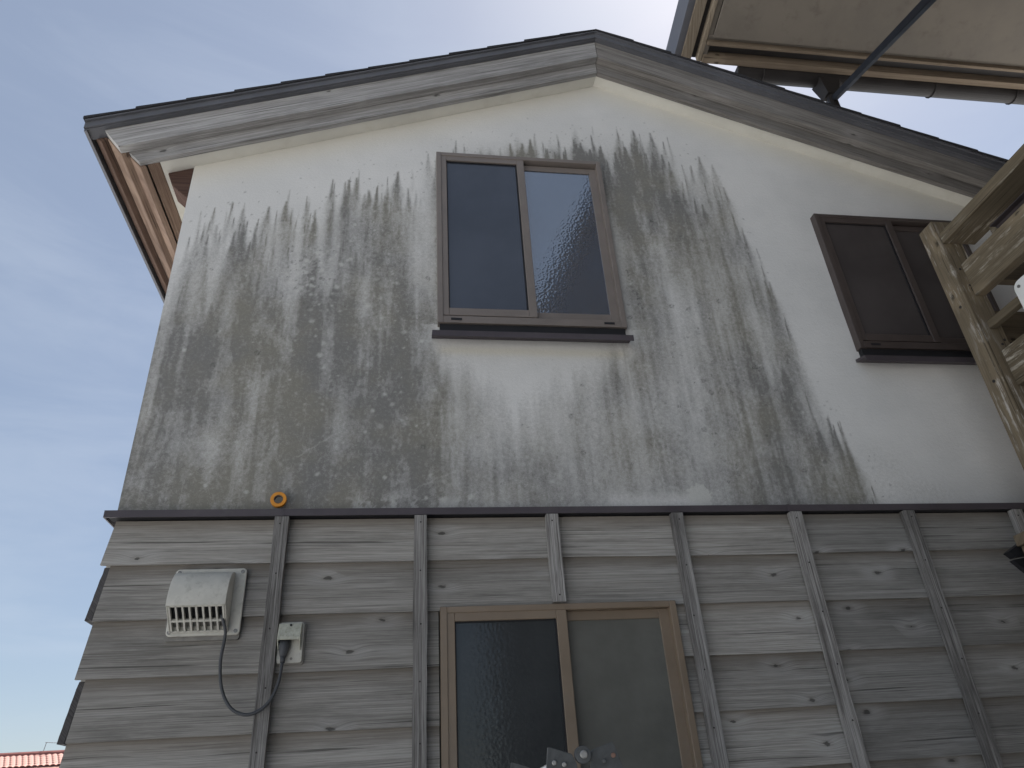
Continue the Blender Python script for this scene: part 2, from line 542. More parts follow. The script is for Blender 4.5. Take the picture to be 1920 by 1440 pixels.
onset = 0.86 - 0.66 * sstep(0.46, 0.56, GX) * sstep(1.40, 1.28, GX) * sstep(1.5, 1.7, GZg) - 0.40 * sstep(1.22, 1.36, GX)
onset = np.clip(onset, 0.22, 1)
base = region * sstep(0.04, onset, depth) * (0.80 + 0.34 * (fbm(GX * 2.6, GZg * 0.9, 9) - 0.45))
RXE = np.interp(GZg, TOPZ[:16:-1], TOPX[:16:-1])           # right hand limit of the stain at each height
soft = sstep(-0.03, 0.24, RXE - GX + (fbm(GX * 16, GZg * 5, 171, 3) - 0.5) * 0.20)
base *= 1 - (1 - soft) * sstep(1.70, 1.85, GX) * 0.85
base += sstep(-0.02, 0.20, depth) * 0.06
vert = fbm(GX * 18, GZg * 0.55, 21, 4, 0.72) - 0.5
vert2 = fbm(GX * 55, GZg * 2.2, 31, 3, 0.6) - 0.5
lowmask = sstep(0.9, 0.1, GZg)
base *= 1 + vert * (1.5 - 0.75 * lowmask) + vert2 * 0.55
free = 1 - np.clip(base, 0, 1)
dark = np.zeros((NX, NZ))
for q in range(430):                       # single runs of mould, each with a pointed dark head
    x = RNG.uniform(XL, 2.20)
    top = np.interp(x, TOPX, TOPZ)
    big = RNG.random()
    if q < 150:
        zt = top + RNG.uniform(-0.16, 0.07)
    else:
        zt = top - abs(RNG.normal(0, 0.42)) - 0.05
    wd = RNG.uniform(0.006, 0.016) if big < 0.6 else RNG.uniform(0.016, 0.034)
    ln = RNG.uniform(0.10, 0.45) if big < 0.6 else RNG.uniform(0.4, 1.1)
    amp = RNG.uniform(0.25, 0.66)
    i0, i1 = np.searchsorted(UX, [x - 5 * wd - 0.02, x + 5 * wd + 0.02])
    if i1 <= i0:
        continue
    xs, zs = GX[i0:i1], GZg[i0:i1]
    s = (zt - zs)
    wob = x + (fbm(zs * 5 + q, zs * 0 + q, 50, 2) - 0.5) * 0.015
    ww = wd * (0.16 + 0.84 * sstep(0, 0.20, s)) * (1 + 0.5 * np.clip(s / ln, 0, 1))
    prof = np.exp(-((xs - wob) / ww) ** 2) * (0.45 + 1.1 * fbm(xs * 130 + q, zs * 26, 52, 3, 0.7))
    fall = 1.5 * sstep(0.0, 0.012, s) * (1 - 0.8 * sstep(0.0, 0.22 * ln + 0.03, s - 0.02)) + sstep(0.0, 0.10, s) * 0.45
    fall *= 1 - sstep(0.35 * ln, ln, s)
    free[i0:i1] *= 1 - np.clip(amp * prof * fall, 0, 0.9)
mold = 1 - free
# paler runs rinsed through the stain
for q in range(70):
    x = RNG.uniform(XL, 2.2)
    zt = np.interp(x, TOPX, TOPZ) - RNG.uniform(0, 0.9)
    wd, ln = RNG.uniform(0.008, 0.03), RNG.uniform(0.2, 0.8)
    i0, i1 = np.searchsorted(UX, [x - 4 * wd, x + 4 * wd])
    s = zt - GZg[i0:i1]
    mold[i0:i1] *= 1 - 0.26 * np.exp(-((GX[i0:i1] - x) / wd) ** 2) * sstep(0, 0.3, s) * (1 - sstep(ln * 0.4, ln, s))
# the part kept dry below the upper window's sill
PX = [0.44, 0.53, 0.60, 0.70, 0.80, 0.88, 0.97, 1.08, 1.18, 1.26, 1.33, 1.40]
PZ = [0.72, 0.60, 0.54, 0.50, 0.35, 0.38, 0.47, 0.52, 0.57, 0.60, 0.66, 0.75]
pb = np.interp(GX, PX, PZ) + (fbm(GX * 22, GZg * 2.5, 77) - 0.5) * 0.26
dry = sstep(-0.10, 0.14, GZg - pb) * (GZg < 0.80) * sstep(0.42, 0.56, GX + (fbm(GX * 5, GZg * 9, 5) - .5) * .1) * sstep(1.40, 1.29, GX + (fbm(GX * 8, GZg * 8, 6) - .5) * .06)
mold *= 1 - 0.93 * dry
mold *= 1 - 0.40 * sstep(0.45, 0.10, np.hypot((GX - 0.86) / 1.0, (GZg - 0.42) / 0.8))
# rinsed margin beside the window, pale and dark clouds, the foot of the wall
mold *= 1 - 0.5 * np.exp(-((GX - 0.47) / 0.05) ** 2) * sstep(0.75, 1.1, GZg) * sstep(1.9, 1.6, GZg)
mold *= 1 - 0.35 * np.exp(-((GX - 1.33) / 0.025) ** 2) * sstep(0.65, 0.8, GZg) * sstep(1.6, 1.2, GZg)
for (bx, bz, rx, rz_, am) in ((-0.30, 0.26, 0.10, 0.10, -0.35), (0.16, 0.30, 0.07, 0.10, -0.20), (1.55, 0.45, 0.10, 0.22, -0.30),
                              (1.28, 0.36, 0.12, 0.14, -0.2), (1.62, 0.95, 0.08, 0.2, -0.25), (0.85, 0.17, 0.20, 0.12, 0.22), (1.32, 0.28, 0.10, 0.05, 0.18),
                              (1.80, 0.22, 0.10, 0.18, 0.14), (0.30, 0.62, 0.06, 0.16, 0.08), (1.30, 0.62, 0.10, 0.10, 0.18),
                              (-0.25, 0.75, 0.25, 0.25, 0.10), (1.85, 0.75, 0.10, 0.35, 0.14), (1.42, 1.45, 0.05, 0.30, 0.20), (0.0, 1.30, 0.02, 0.10, 0.3),
                              (-0.42, 0.35, 0.12, 0.35, 0.08), (0.95, 1.84, 0.45, 0.05, 0.22), (2.27, 0.14, 0.16, 0.14, 0.35), (2.08, 0.45, 0.10, 0.25, 0.10), (1.30, 1.86, 0.22, 0.10, 0.26), (1.45, 1.60, 0.13, 0.32, 0.16), (1.72, 1.50, 0.12, 0.30, 0.12), (2.45, 0.06, 0.12, 0.05, 0.4)):
    blob = np.exp(-((GX - bx) / rx) ** 2 - ((GZg - bz) / rz_) ** 2) * (0.6 + 0.8 * fbm(GX * 12, GZg * 7, 13))
    mold = mold + am * blob * (mold if am < 0 else (0.3 + mold))
foot = np.exp(-((GZg - 0.03) / 0.035) ** 2)
pale_foot = foot * sstep(1.08, 1.18, GX + (fbm(GX * 9, GZg * 9, 8) - .5) * .25) * sstep(1.52, 1.44, GX) + 0.5 * foot * sstep(0.1, 0.3, GX) * sstep(0.75, 0.6, GX) * (fbm(GX * 30, GZg * 30, 18) > 0.55)
mold *= 1 - 0.75 * pale_foot
scuff = fbm(GX * 22, GZg * 8, 141, 5, 0.72)
mold *= 1 - 0.22 * sstep(0.52, 0.74, scuff) * sstep(0.1, 0.5, depth)
mold += 0.10 * sstep(0.46, 0.28, scuff) * sstep(0.05, 0.4, depth) * (1 - dry)
grit = fbm(GX * 90, GZg * 60, 151, 3, 0.75) - 0.5
mold *= 1 + 0.38 * grit
mold = np.clip(mold, 0, 1)
# plain lichen rosettes and bare flecks, dark colonies, hairline cracks
spot = np.zeros((NX, NZ))
colony = np.zeros((NX, NZ))


def stamp(field, x, z, r, amp, ring=False, soft=0.35):
    i0, i1 = np.searchsorted(UX, [x - 1.6 * r, x + 1.6 * r])
    if i1 <= i0:
        return
    j0 = int(max(0, (z - 1.8 * r) / ZTOP[i0] * (NZ - 1)))
    j1 = int(min(NZ, (z + 1.8 * r) / ZTOP[i0] * (NZ - 1) + 2))
    xs, zs = GX[i0:i1, j0:j1], GZg[i0:i1, j0:j1]
    d = np.hypot(xs - x, zs - z) / r + (fbm(xs * 160 + x * 99, zs * 160, 91, 2) - 0.5) * 0.7
    f = sstep(1, 1 - soft, d)
    if ring:
        f = f * (0.35 + 0.65 * sstep(0.35, 0.75, d))
    field[i0:i1, j0:j1] = np.maximum(field[i0:i1, j0:j1], amp * f)


def inside(x, z):
    return z < np.interp(x, TOPX, TOPZ) - 0.1 and not (0.50 < x < 1.32 and 0.68 < z < 1.78)


for q in range(520):
    if q < 300:
        x, z = RNG.normal(0.55, 0.45), RNG.normal(0.45, 0.32)
    elif q < 400:
        x, z = RNG.normal(0.15, 0.22), RNG.normal(1.05, 0.2)
    else:
        x, z = RNG.uniform(XL, 2.1), RNG.uniform(0.01, 1.9)
    if 0.01 < z and XL < x < 2.2 and inside(x, z):
        r = RNG.choice([0.004, 0.006, 0.008, 0.011, 0.015], p=[0.30, 0.27, 0.22, 0.15, 0.06])
        stamp(spot, x, z, r, RNG.uniform(0.15, 0.75), soft=0.7)
for q in range(240):
    if q < 130:
        x, z = RNG.normal(1.62, 0.17), RNG.normal(0.55, 0.33)
    else:
        x, z = RNG.uniform(XL, 2.0), RNG.uniform(0.1, 1.7)
    if 0.02 < z and XL < x < 2.15 and inside(x, z):
        stamp(colony, x, z, RNG.choice([0.004, 0.007, 0.012], p=[0.5, 0.34, 0.16]), RNG.uniform(0.4, 0.95), ring=True)
for q in range(170):                        # loose specks at the spreading edge
    x = RNG.uniform(XL, 2.3)
    z = np.interp(x, TOPX, TOPZ) + RNG.normal(0.0, 0.07)
    if z > 0.02:
        stamp(colony, x + RNG.normal(0, .01), z, RNG.uniform(0.003, 0.006), RNG.uniform(0.25, 0.7))
for q in range(60):                         # a cluster of crusts left of the upper window
    x, z = RNG.normal(-0.02, 0.05), RNG.normal(1.06, 0.06)
    stamp(colony, x, z, RNG.uniform(0.003, 0.008), 0.85, ring=True)
    if q % 3 == 0:
        stamp(spot, x + 0.01, z - 0.02, RNG.uniform(0.005, 0.012), 0.7)
for q in range(24):
    stamp(colony, 1.355 + q * 0.0016 + RNG.normal(0, .004), 1.12 - q * 0.009, RNG.uniform(0.003, 0.006), 0.8)
stamp(spot, 1.487, 0.055, 0.050, 1.0, soft=0.12)
stamp(spot, 1.50, 0.02, 0.030, 0.95, soft=0.2)


def crack(pts, amp=0.6):
    for (xa, za), (xb, zb) in zip(pts[:-1], pts[1:]):
        n = int(math.hypot(xb - xa, zb - za) / 0.003) + 1
        for q in range(n):
            t = q / n
            stamp(spot, xa + (xb - xa) * t + 0.004 * math.sin(q * 0.31), za + (zb - za) * t, 0.0032, amp * RNG.uniform(0.4, 1))


crack([(1.345, 0.40), (1.348, 0.30), (1.352, 0.20), (1.352, 0.12), (1.36, 0.06)])
crack([(0.02, 0.21), (0.10, 0.27), (0.16, 0.31)], 0.4)
crack([(0.42, 0.08), (0.52, 0.13), (0.60, 0.16)], 0.35)
crack([(1.02, 0.13), (1.12, 0.09), (1.18, 0.07)], 0.35)
crack([(1.24, 0.25), (1.26, 0.15), (1.265, 0.09)], 0.4)
spot = spot * (0.25 + 0.75 * sstep(0.05, 0.3, mold))
spot[(GX > 1.42) & (GX < 1.56) & (GZg < 0.12)] = np.maximum(spot, 0)[(GX > 1.42) & (GX < 1.56) & (GZg < 0.12)]
edge_yellow = sstep(0.22, 0.0, ZTOP[:, None] - GZg) * 0.8 + np.exp(-((GZg - 0.675) / 0.02) ** 2) * sstep(0.5, 0.55, GX) * sstep(1.31, 1.27, GX)


def plaster_mat():
    k = N("mould_streaked_plaster")
    o = k.obj()
    at = lambda nm: k.n("ShaderNodeAttribute", attribute_name=nm).outputs["Fac"]
    md, sp, co, ye = at("mould"), at("lichen"), at("colony"), at("ochre")
    n1 = k.noise(o, 2.2, 5, 0.6)
    n2 = k.noise(o, 260, 3, 0.7)
    n3 = k.noise(o, 75, 4, 0.7)
    clean = k.mix(k.mapr(n1, 0.3, 0.7), (0.60, 0.595, 0.575), (0.67, 0.66, 0.635))
    clean = k.mix(k.math('MULTIPLY', ye, 0.7), clean, (0.62, 0.585, 0.49))
    ox = k.sep(o)
    hs = k.noise(k.xyz(k.math('MULTIPLY', ox[0], 6.0), 0.0, k.math('MULTIPLY', ox[2], 90.0)), 1.0, 4, 0.65)
    clean = k.mix(k.math('MULTIPLY', k.mapr(hs, 0.5, 0.75), 0.12), clean, (0.45, 0.44, 0.41))
    g1 = k.noise(o, 3.5, 4, 0.6)
    dirt = k.mix(k.mapr(g1, 0.35, 0.65), (0.150, 0.147, 0.138), (0.188, 0.178, 0.146))
    speck = k.math('ADD', k.math('MULTIPLY', k.math('SUBTRACT', n2, 0.5), 0.55), k.math('MULTIPLY', k.math('SUBTRACT', n3, 0.5), 0.70))
    edge = k.math('MULTIPLY', k.mapr(md, 0.0, 0.12), speck)
    mm = k.math('ADD', md, edge, clamp=True)
    mm = k.math('MULTIPLY', mm, 0.93)
    c = k.mix(mm, clean, dirt)
    cm = k.math('MULTIPLY', co, k.mapr(n2, 0.35, 0.6, 0.45, 1.0))
    c = k.mix(k.math('MULTIPLY', cm, 0.85), c, (0.050, 0.050, 0.048))
    c = k.mix(k.math('MULTIPLY', sp, 0.75), c, (0.56, 0.56, 0.52))
    h = k.math('ADD', k.math('ADD', k.math('MULTIPLY', n2, 0.35), k.math('MULTIPLY', n3, 0.6)), k.math('MULTIPLY', n1, 1.0))
    nr = k.bump(h, 0.6, 0.004)
    return k.done(c, 0.92, nr, spec=0.15)


HOLES = [(0.535, 1.290, 0.760, 1.738), (2.350, 3.090, 0.690, 1.472)]
ii, jj = np.meshgrid(np.arange(NX - 1), np.arange(NZ - 1), indexing='ij')
q0 = (ii * NZ + jj).ravel()
quads = np.stack([q0, q0 + NZ, q0 + NZ + 1, q0 + 1], 1)
cxs = (GX[:-1, :-1] + GX[1:, 1:]).ravel() / 2
czs = (GZg[:-1, :-1] + GZg[1:, 1:]).ravel() / 2
keep = np.ones(len(quads), bool)
for (a, b, c, d) in HOLES:
    keep &= ~((cxs > a) & (cxs < b) & (czs > c) & (czs < d))
quads = quads[keep]
und = (fbm(GX * 2.5, GZg * 2.5, 61, 3) - 0.5) * 0.006
co = np.stack([GX - RX, und - 1.8, GZg - GZ], 2).reshape(-1, 3)
me = bpy.data.meshes.new("plaster_wall")
me.vertices.add(len(co))
me.vertices.foreach_set("co", co.astype(np.float32).ravel())
me.loops.add(quads.size)
me.loops.foreach_set("vertex_index", quads.astype(np.int32).ravel())
me.polygons.add(len(quads))
me.polygons.foreach_set("loop_start", (np.arange(len(quads)) * 4).astype(np.int32))
me.polygons.foreach_set("use_smooth", np.ones(len(quads), bool))
me.update(calc_edges=True)
for nm, fld in (("mould", mold), ("lichen", spot), ("colony", colony), ("ochre", np.clip(edge_yellow, 0, 1))):
    at = me.attributes.new(nm, 'FLOAT', 'POINT')
    at.data.foreach_set("value", fld.astype(np.float32).ravel())
me.materials.append(plaster_mat())
pw = bpy.data.objects.new("plaster_wall", me)
COL.objects.link(pw)
pw.parent = house
WLOC[pw] = WLOC[house].copy()
pw['label'] = "white plaster gable streaked with grey mould"

# body of the house behind the front skin
DY = 3.6
b = MB()
b.box(XL, XL + 0.1, 0.006, DY, GZ, 1.60)
obj("side_wall", b, M['render'], house)
b = MB()
b.box(XR - 0.1, XR, 0.006, DY, GZ, 1.60)
obj("side_wall", b, M['render'], house)
b = MB()
b.prism([(XL + 0.1, GZ), (XR - 0.1, GZ), (XR - 0.1, 1.6), (RX, 2.3), (XL + 0.1, 1.6)], DY - 0.1, DY)
obj("back_wall", b, M['render'], house)
b = MB()
b.prism([(XL + 0.1, GZ), (0.52, GZ), (0.52, -0.02), (XL + 0.1, -0.02)], 0.02, 0.06)
b.prism([(1.305, GZ), (XR - 0.1, GZ), (XR - 0.1, -0.02), (1.305, -0.02)], 0.02, 0.06)
b.prism([(0.52, GZ), (1.305, GZ), (1.305, -1.32), (0.52, -1.32)], 0.02, 0.06)
obj("sheathing", b, M['gap'], house)

# ---- soffit, barge boards, roof
SY = -0.066
for sgn, x0, x1 in ((-1, -0.66, RX), (1, RX, 3.75)):
    b = MB()
    b.prism([(x0, zr(x0, 2.352)), (x1, zr(x1, 2.352)), (x1, zr(x1, 2.352) + 0.012), (x0, zr(x0, 2.352) + 0.012)], SY, DY + 0.1)
    obj("soffit", b, M['soffit'], house)


def barge(x0b, x0t, zb, zt, y0, y1, side):
    """one sloping board with plumb joint at the ridge and a raked outer end, slightly uneven"""
    b = MB()
    gap = 0.0015 * side
    n = 14
    rings = []
    for q in range(n + 1):
        t = q / n
        xb = x0b + (RX + gap - x0b) * t
        xt = x0t + (RX + gap - x0t) * t
        jz = random.uniform(-0.0012, 0.0012)
        rings.append([(xb, y0, zr(xb, zb) + jz), (xt, y0, zr(xt, zt)), (xt, y1, zr(xt, zt)), (xb, y1, zr(xb, zb) + jz)])
    b.loft(rings)
    return obj("bargeboard", b, M['barge' if side < 0 else 'barge_brown'], house, tilt=(-math.atan(SL) if side < 0 else math.atan(SR)))


barge(-0.800, -0.872, 2.415, 2.535, -0.130, -0.0925, -1)
barge(3.890, 3.962, 2.415, 2.535, -0.130, -0.0925, 1)
barge(-0.724, -0.790, 2.345, 2.440, -0.090, -0.066, -1)
barge(3.814, 3.880, 2.345, 2.440, -0.090, -0.066, 1)

roof = obj("roof", MB().prism([(-0.905, zr(-0.905, 2.545)), (RX, 2.545), (3.99, zr(3.99, 2.545)), (3.99, zr(3.99, 2.568)), (RX, 2.568), (-0.905, zr(-0.905, 2.568))], -0.088, DY + 0.1), M['trim'], house)
roof['label'] = "low pitched roof with dark shingles"
for side in (-1, 1):
    xe = -0.942 if side < 0 else 4.032
    # verge flashing: upright face, return lip coloured dark as the shadow under the metal
    b = MB()
    for (zlo, zhi, ya, yb) in ((2.541, 2.572, -0.156, -0.148), (2.537, 2.546, -0.1475, -0.090)):
        pts = [(xe, zr(xe, zlo)), (RX, zlo), (RX, zhi), (xe, zr(xe, zhi))]
        b.prism(pts, ya, yb)
        obj("verge_trim", b, M['trim'] if ya < -0.145 else M['shingle'], roof)
        b = MB()
    b = MB()
    b.prism([(xe, zr(xe, 2.572)), (RX, 2.572), (RX, 2.580), (xe, zr(xe, 2.580))], -0.166, -0.09)
    obj("verge_trim", b, M['trim'], roof)
    # eave drip edge
    b = MB()
    zt = zr(xe, 2.572)
    b.box(min(xe, xe - 0.012 * side), max(xe, xe - 0.012 * side), -0.1465, DY + 0.1, zt - 0.040, zt - 0.001)
    obj("drip_edge", b, M['trim'], roof)
    # courses of shingles
    n = 12 if side < 0 else 14
    for q in range(n):
        xa = xe + (RX - xe) * q / n - side * -0.006
        xb = xe + (RX - xe) * min(1.0, (q + 1.25) / n)
        b = MB()
        lift = 0.011
        y0 = -0.172 + random.uniform(-0.002, 0.002)
        b.prism([(xa, zr(xa, 2.580) + lift * 0.3), (xb, zr(xb, 2.580) + 0.0005), (xb, zr(xb, 2.580) + 0.006), (xa, zr(xa, 2.580) + lift + 0.006)], y0, DY + 0.12)
        obj("shingle", b, M['shingle'], roof)

# eave timbers down the left side (brown where the weather does not reach)


def eave(pts, y0, y1, name="fascia_board", mat='eave'):
    return obj(name, MB().prism(pts, y0, y1), M[mat], house, bevel=0.002)


X = lambda x: x
for _ in (0,):
    eave([(X(-0.800), 1.558), (X(-0.872), 1.645), (X(-0.845), 1.655), (X(-0.772), 1.572)], -0.0915, DY)
    eave([(X(-0.724), 1.512), (X(-0.792), 1.590), (X(-0.770), 1.600), (X(-0.700), 1.522)], -0.0655, DY)
    eave([(X(-0.699), 1.530), (X(-0.699), 1.600), (X(-0.655), 1.600), (X(-0.655), 1.556)], -0.0640, DY)
    eave([(X(-0.868), 1.652), (X(-0.893), 1.628), (X(-0.921), 1.646), (X(-0.927), 1.662)], -0.0915, DY, "eave_strip", 'eave_dark')
zs_ = zr(-0.645, 2.352) - 0.001
b = MB().prism([(-0.640, zr(-0.640, 2.352) - 0.001), (-0.612, 1.492), (-0.560, 1.440), (-0.537, 1.422), (-0.537, zr(-0.537, 2.352) - 0.001)], 0.004, 0.105)
o = obj("beam_end", b, M['beam'], house, bevel=0.003)
o['label'] = "dark brown chamfered beam end below the eave corner"

# ---- flashing band between plaster and boards
for (xa, xb) in ((-0.556, -0.001), (0.001, 1.799), (1.801, 3.66)):
    b = MB()
    b.prism([(-0.052, -0.026), (-0.052, -0.002), (-0.003, 0.014), (-0.003, 0.010), (-0.048, -0.006), (-0.048, -0.026)], xa, xb, 'yz')
    obj("flashing", b, M['flash'], house)
for xj in (0.0, 1.8):
    obj("flashing_joint", MB().prism([(-0.0535, -0.0275), (-0.0535, -0.001), (-0.050, 0.0), (-0.050, -0.0275)], xj - 0.006, xj + 0.004, 'yz'), M['flash'], house)
obj("flashing", MB().box(-0.556, -0.552, -0.0475, 0.5, -0.026, -0.006), M['flash'], house)
obj("band_filler", MB().box(-0.545, 3.64, -0.040, 0.005, -0.022, -0.007), M['gap'], house)

# ---- lapped boards
WX0, WX1, WZT, WZB = 0.519, 1.308, -0.336, -1.30


def zb(k):
    return -0.0085 - 0.1679 * k


def board(k, xa, xb, left_end=False):
    b = MB()
    n = max(2, int((xb - xa) / 0.12))
    rings = []
    z0, z1 = zb(k), zb(k) + 0.19
    if k == 1:
        z1 = -0.028
    f = (z1 - z0) / 0.19
    ph = random.uniform(0, 9)
    for q in range(n + 1):
        t = q / n
        x = xa + (xb - xa) * t
        dz = 0.0016 * math.sin(ph + x * 3.1) + random.uniform(-0.0008, 0.0008)
        dy = 0.0018 * math.sin(ph * 2 + x * 2.3) + random.uniform(-0.0006, 0.0006)
        xt = x + (0.015 if (left_end and q == 0) else 0)
        rings.append([(x, -0.029 + dy, z0 + dz), (x, -0.018 + dy, z0 + dz), (xt, -0.018 + 0.016 * f, z1), (xt, -0.031 + 0.017 * f, z1)])
    b.loft(rings)
    return obj("board", b, M['board_shaded' if xa > 1.7 else 'board'], house)


for k in range(1, 15):
    odd = k % 2 == 1
    xl = -0.541 if odd else -0.528
    joints = [0.455 * 2, 0.455 * 4] if odd else [0.0, 0.455 * 4]
    edges = [xl] + joints + [3.62]
    for a, c in zip(edges[:-1], edges[1:]):
        a2, c2 = a + (0.0008 if a != xl else 0), c - 0.0008
        parts_ = [(a2, c2)]
        if zb(k) < WZT - 0.02 and zb(k) + 0.168 > WZB:
            parts_ = []
            if a2 < WX0 - 0.004:
                parts_.append((a2, min(c2, WX0 - 0.004)))
            if c2 > WX1 + 0.004:
                parts_.append((max(a2, WX1 + 0.004), c2))
        for (p, q) in parts_:
            if q - p > 0.03:
                board(k, p, q, left_end=(p == xl))
    if not odd:      # end of the side wall's board showing at the corner
        z0, z1 = zb(k), zb(k) + 0.165
        b = MB()
        rings = []
        for q in range(9):
            t = q / 8
            z = z0 + (z1 - z0) * t
            xo = -0.549 + 0.018 * t + random.uniform(-0.0012, 0.0012)
            xi = -0.5295 + 0.014 * t
            yf = -0.030 + 0.015 * t
            rings.append([(xo, yf, z), (xi, yf, z), (xi, 0.30, z), (xo, 0.30, z)])
        b.loft(rings)
        o = obj("board", b, M['board_end'], house)
        o['label'] = "dark end of a side wall board at the house corner"

# ---- battens nailed over the boards
for k in range(9):
    x = 0.455 * k
    top = -0.030
    bot = GZ + 0.1 if k != 2 else WZT + 0.004
    hw = 0.0215
    n = 30 if k != 2 else 8
    b = MB()
    rings = []
    for q in range(n + 1):
        t = q / n
        z = top + (bot - top) * t
        j = [random.uniform(-0.0013, 0.0013) for _ in range(4)]
        rings.append([(x - hw + j[0], -0.058, z), (x + hw + j[1], -0.058 + j[2], z), (x + hw + j[1], -0.032, z), (x - hw + j[0], -0.032, z)])
    b.loft(rings)
    bt = obj("batten", b, M['batten'], house)
    for z in ([-0.055, -0.22, -0.39, -0.56, -0.73] if k != 2 else [-0.055, -0.31]):
        obj("nail", MB().disc((x + random.uniform(-0.006, 0.006), z), 0.0028, -0.0592, -0.0575, 8), M['nail'], bt)

# ---- windows


def bar_frame(x0, x1, z0, z1, wl, wr, wt, wb, y0, y1):
    b = MB()
    b.box(x0, x0 + wl, y0, y1, z0, z1)
    b.box(x1 - wr, x1, y0, y1, z0, z1)
    b.box(x0 + wl, x1 - wr, y0 + 0.0008, y1, z1 - wt, z1)
    b.box(x0 + wl, x1 - wr, y0 + 0.0008, y1, z0, z0 + wb)
    return b


def window(x0, x1, z0, z1, y0, mats, frame, label, sill=True, mull=0.5, drop=0.012):
    """two light sliding window: fixed frame, left sash in the outer track, right sash behind it"""
    f = 0.022
    fb = bar_frame(x0, x1, z0, z1, f, f, 0.020, 0.034, y0, 0.03)
    win = obj("window", fb, M[frame], house, bevel=0.0015)
    win['label'] = label
    xm = x0 + (x1 - x0) * mull
    a0, a1 = x0 + f * 0.75, xm + 0.018
    b0, b1 = xm - 0.016, x1 - f * 0.95
    zt, zbm = z1 - 0.016, z0 + 0.040
    s1 = bar_frame(a0, a1, zbm, zt, 0.030, 0.034, 0.030, 0.036, y0 + 0.004, y0 + 0.022)
    obj("sash", s1, M[frame], win, bevel=0.0015)
    s2 = bar_frame(b0, b1, zbm - 0.002, zt - drop, 0.034, 0.034, 0.030, 0.044, y0 + 0.027, y0 + 0.043)
    obj("sash", s2, M[frame], win, bevel=0.0015)
    for (p, q, r, s, yy, mt) in ((a0 + 0.028, a1 - 0.032, zbm + 0.034, zt - 0.028, y0 + 0.017, mats[0]), (b0 + 0.032, b1 - 0.032, zbm + 0.040, zt - drop - 0.028, y0 + 0.034, mats[1])):
        obj("pane", MB().box(p, q, yy, yy + 0.004, r, s), M[mt], win)
    # rubber seals round the outer pane, track shadow, weep slots
    p, q, r, s = a0 + 0.030, a1 - 0.034, zbm + 0.036, zt - 0.030
    obj("seal", bar_frame(p, q, r, s, 0.004, 0.006, 0.004, 0.004, y0 + 0.012, y0 + 0.0165), M['black'], win)
    for xx in (x0 + 0.075, x1 - 0.075):
        obj("weep_slot", MB().box(xx - 0.022, xx + 0.022, y0 - 0.0012, y0 + 0.002, z0 + 0.012, z0 + 0.022), M['black'], win)
    obj("backing", MB().box(x0 + 0.004, x1 - 0.004, 0.031, 0.04, z0 + 0.004, z1 - 0.004), M['gap'], win)
    if sill:
        b = MB()
        b.prism([(-0.070, z0 - 0.088), (-0.070, z0 - 0.062), (-0.006, z0 - 0.046), (-0.006, z0 - 0.060), (-0.066, z0 - 0.070), (-0.066, z0 - 0.088)], x0 - 0.024, x1 + 0.006, 'yz')
        obj("sill", b, M['flash'], win)
        obj("recess", MB().box(x0 + 0.008, x1 - 0.008, y0 + 0.012, 0.02, z0 - 0.048, z0), M['black'], win)
    return win


window(0.521, 1.305, 0.786, 1.753, -0.036, ('glass_up_l', 'glass_up_r'), 'bronze_up', "upper bronze sliding window in the middle of the stained plaster")
window(2.335, 3.105, 0.716, 1.488, -0.036, ('glass_right', 'glass_right'), 'bronze_dark', "dark brown screened window half behind the timber post")
window(WX0, WX1, WZB, WZT, -0.048, ('glass_low_l', 'glass_low_r'), 'bronze', "lower bronze window with patterned glass set in the boards", sill=False, drop=0.004)

# ------------------------------------------------------------------ vent hood
vh = thing("vent_hood", "aged cream plastic vent hood with slotted underside on the grey boards", "vent", (-0.2, -0.03, -0.30))


def rrect(x0, x1, z0, z1, r, n=5):
    p = []
    for (cx, cz, a) in ((x1 - r, z1 - r, 0), (x0 + r, z1 - r, 90), (x0 + r, z0 + r, 180), (x1 - r, z0 + r, 270)):
        for q in range(n + 1):
            t = math.radians(a + 90 * q / n)
            p.append((cx + r * math.cos(t), cz + r * math.sin(t)))
    return p


obj("gasket", MB().prism(rrect(-0.312, -0.094, -0.414, -0.199, 0.008), -0.036, -0.020), M['beige_dark'], vh)
pl_ = obj("backplate", MB().prism(rrect(-0.306, -0.092, -0.402, -0.198, 0.012), -0.046, -0.0362), M['beige'], vh, bevel=0.002)
for (sx, sz) in ((-0.296, -0.391), (-0.104, -0.391), (-0.104, -0.209), (-0.294, -0.209)):
    obj("screw", MB().disc((sx, sz), 0.006, -0.0485, -0.0462, 12), M['screw'], pl_)
HX0, HX1 = -0.296, -0.126
prof = [(-0.0465, -0.213)]
for q in range(0, 15):
    t = math.radians(88 - 88 * q / 14)
    prof.append((-0.052 - 0.075 * math.cos(t) ** 1.0, -0.322 + 0.109 * math.sin(t)))
lip = (-0.127, -0.330)
prof.append(lip)
b = MB()
th_ = 0.005
outer = prof
n = len(outer)
for q in range(n - 1):
    (ya, za), (yb, zb_) = outer[q], outer[q + 1]
    b.quad((HX0, ya, za), (HX1, ya, za), (HX1, yb, zb_), (HX0, yb, zb_))
side_poly = outer + [(-0.120, -0.332), (-0.050, -0.393), (-0.0465, -0.393)]
for xx in (HX0, HX1):
    b.quad(*[(xx, y, z) for (y, z) in side_poly])
import bmesh
sh = obj("hood", b, M['beige'], vh)
bm = bmesh.new()
bm.from_mesh(sh.data)
bmesh.ops.remove_doubles(bm, verts=bm.verts, dist=1e-5)
bmesh.ops.recalc_face_normals(bm, faces=bm.faces)
bm.to_mesh(sh.data)
bm.free()
sol = sh.modifiers.new("thick", 'SOLIDIFY')
sol.thickness, sol.offset = 0.004, -1
bv = sh.modifiers.new("bevel", 'BEVEL')
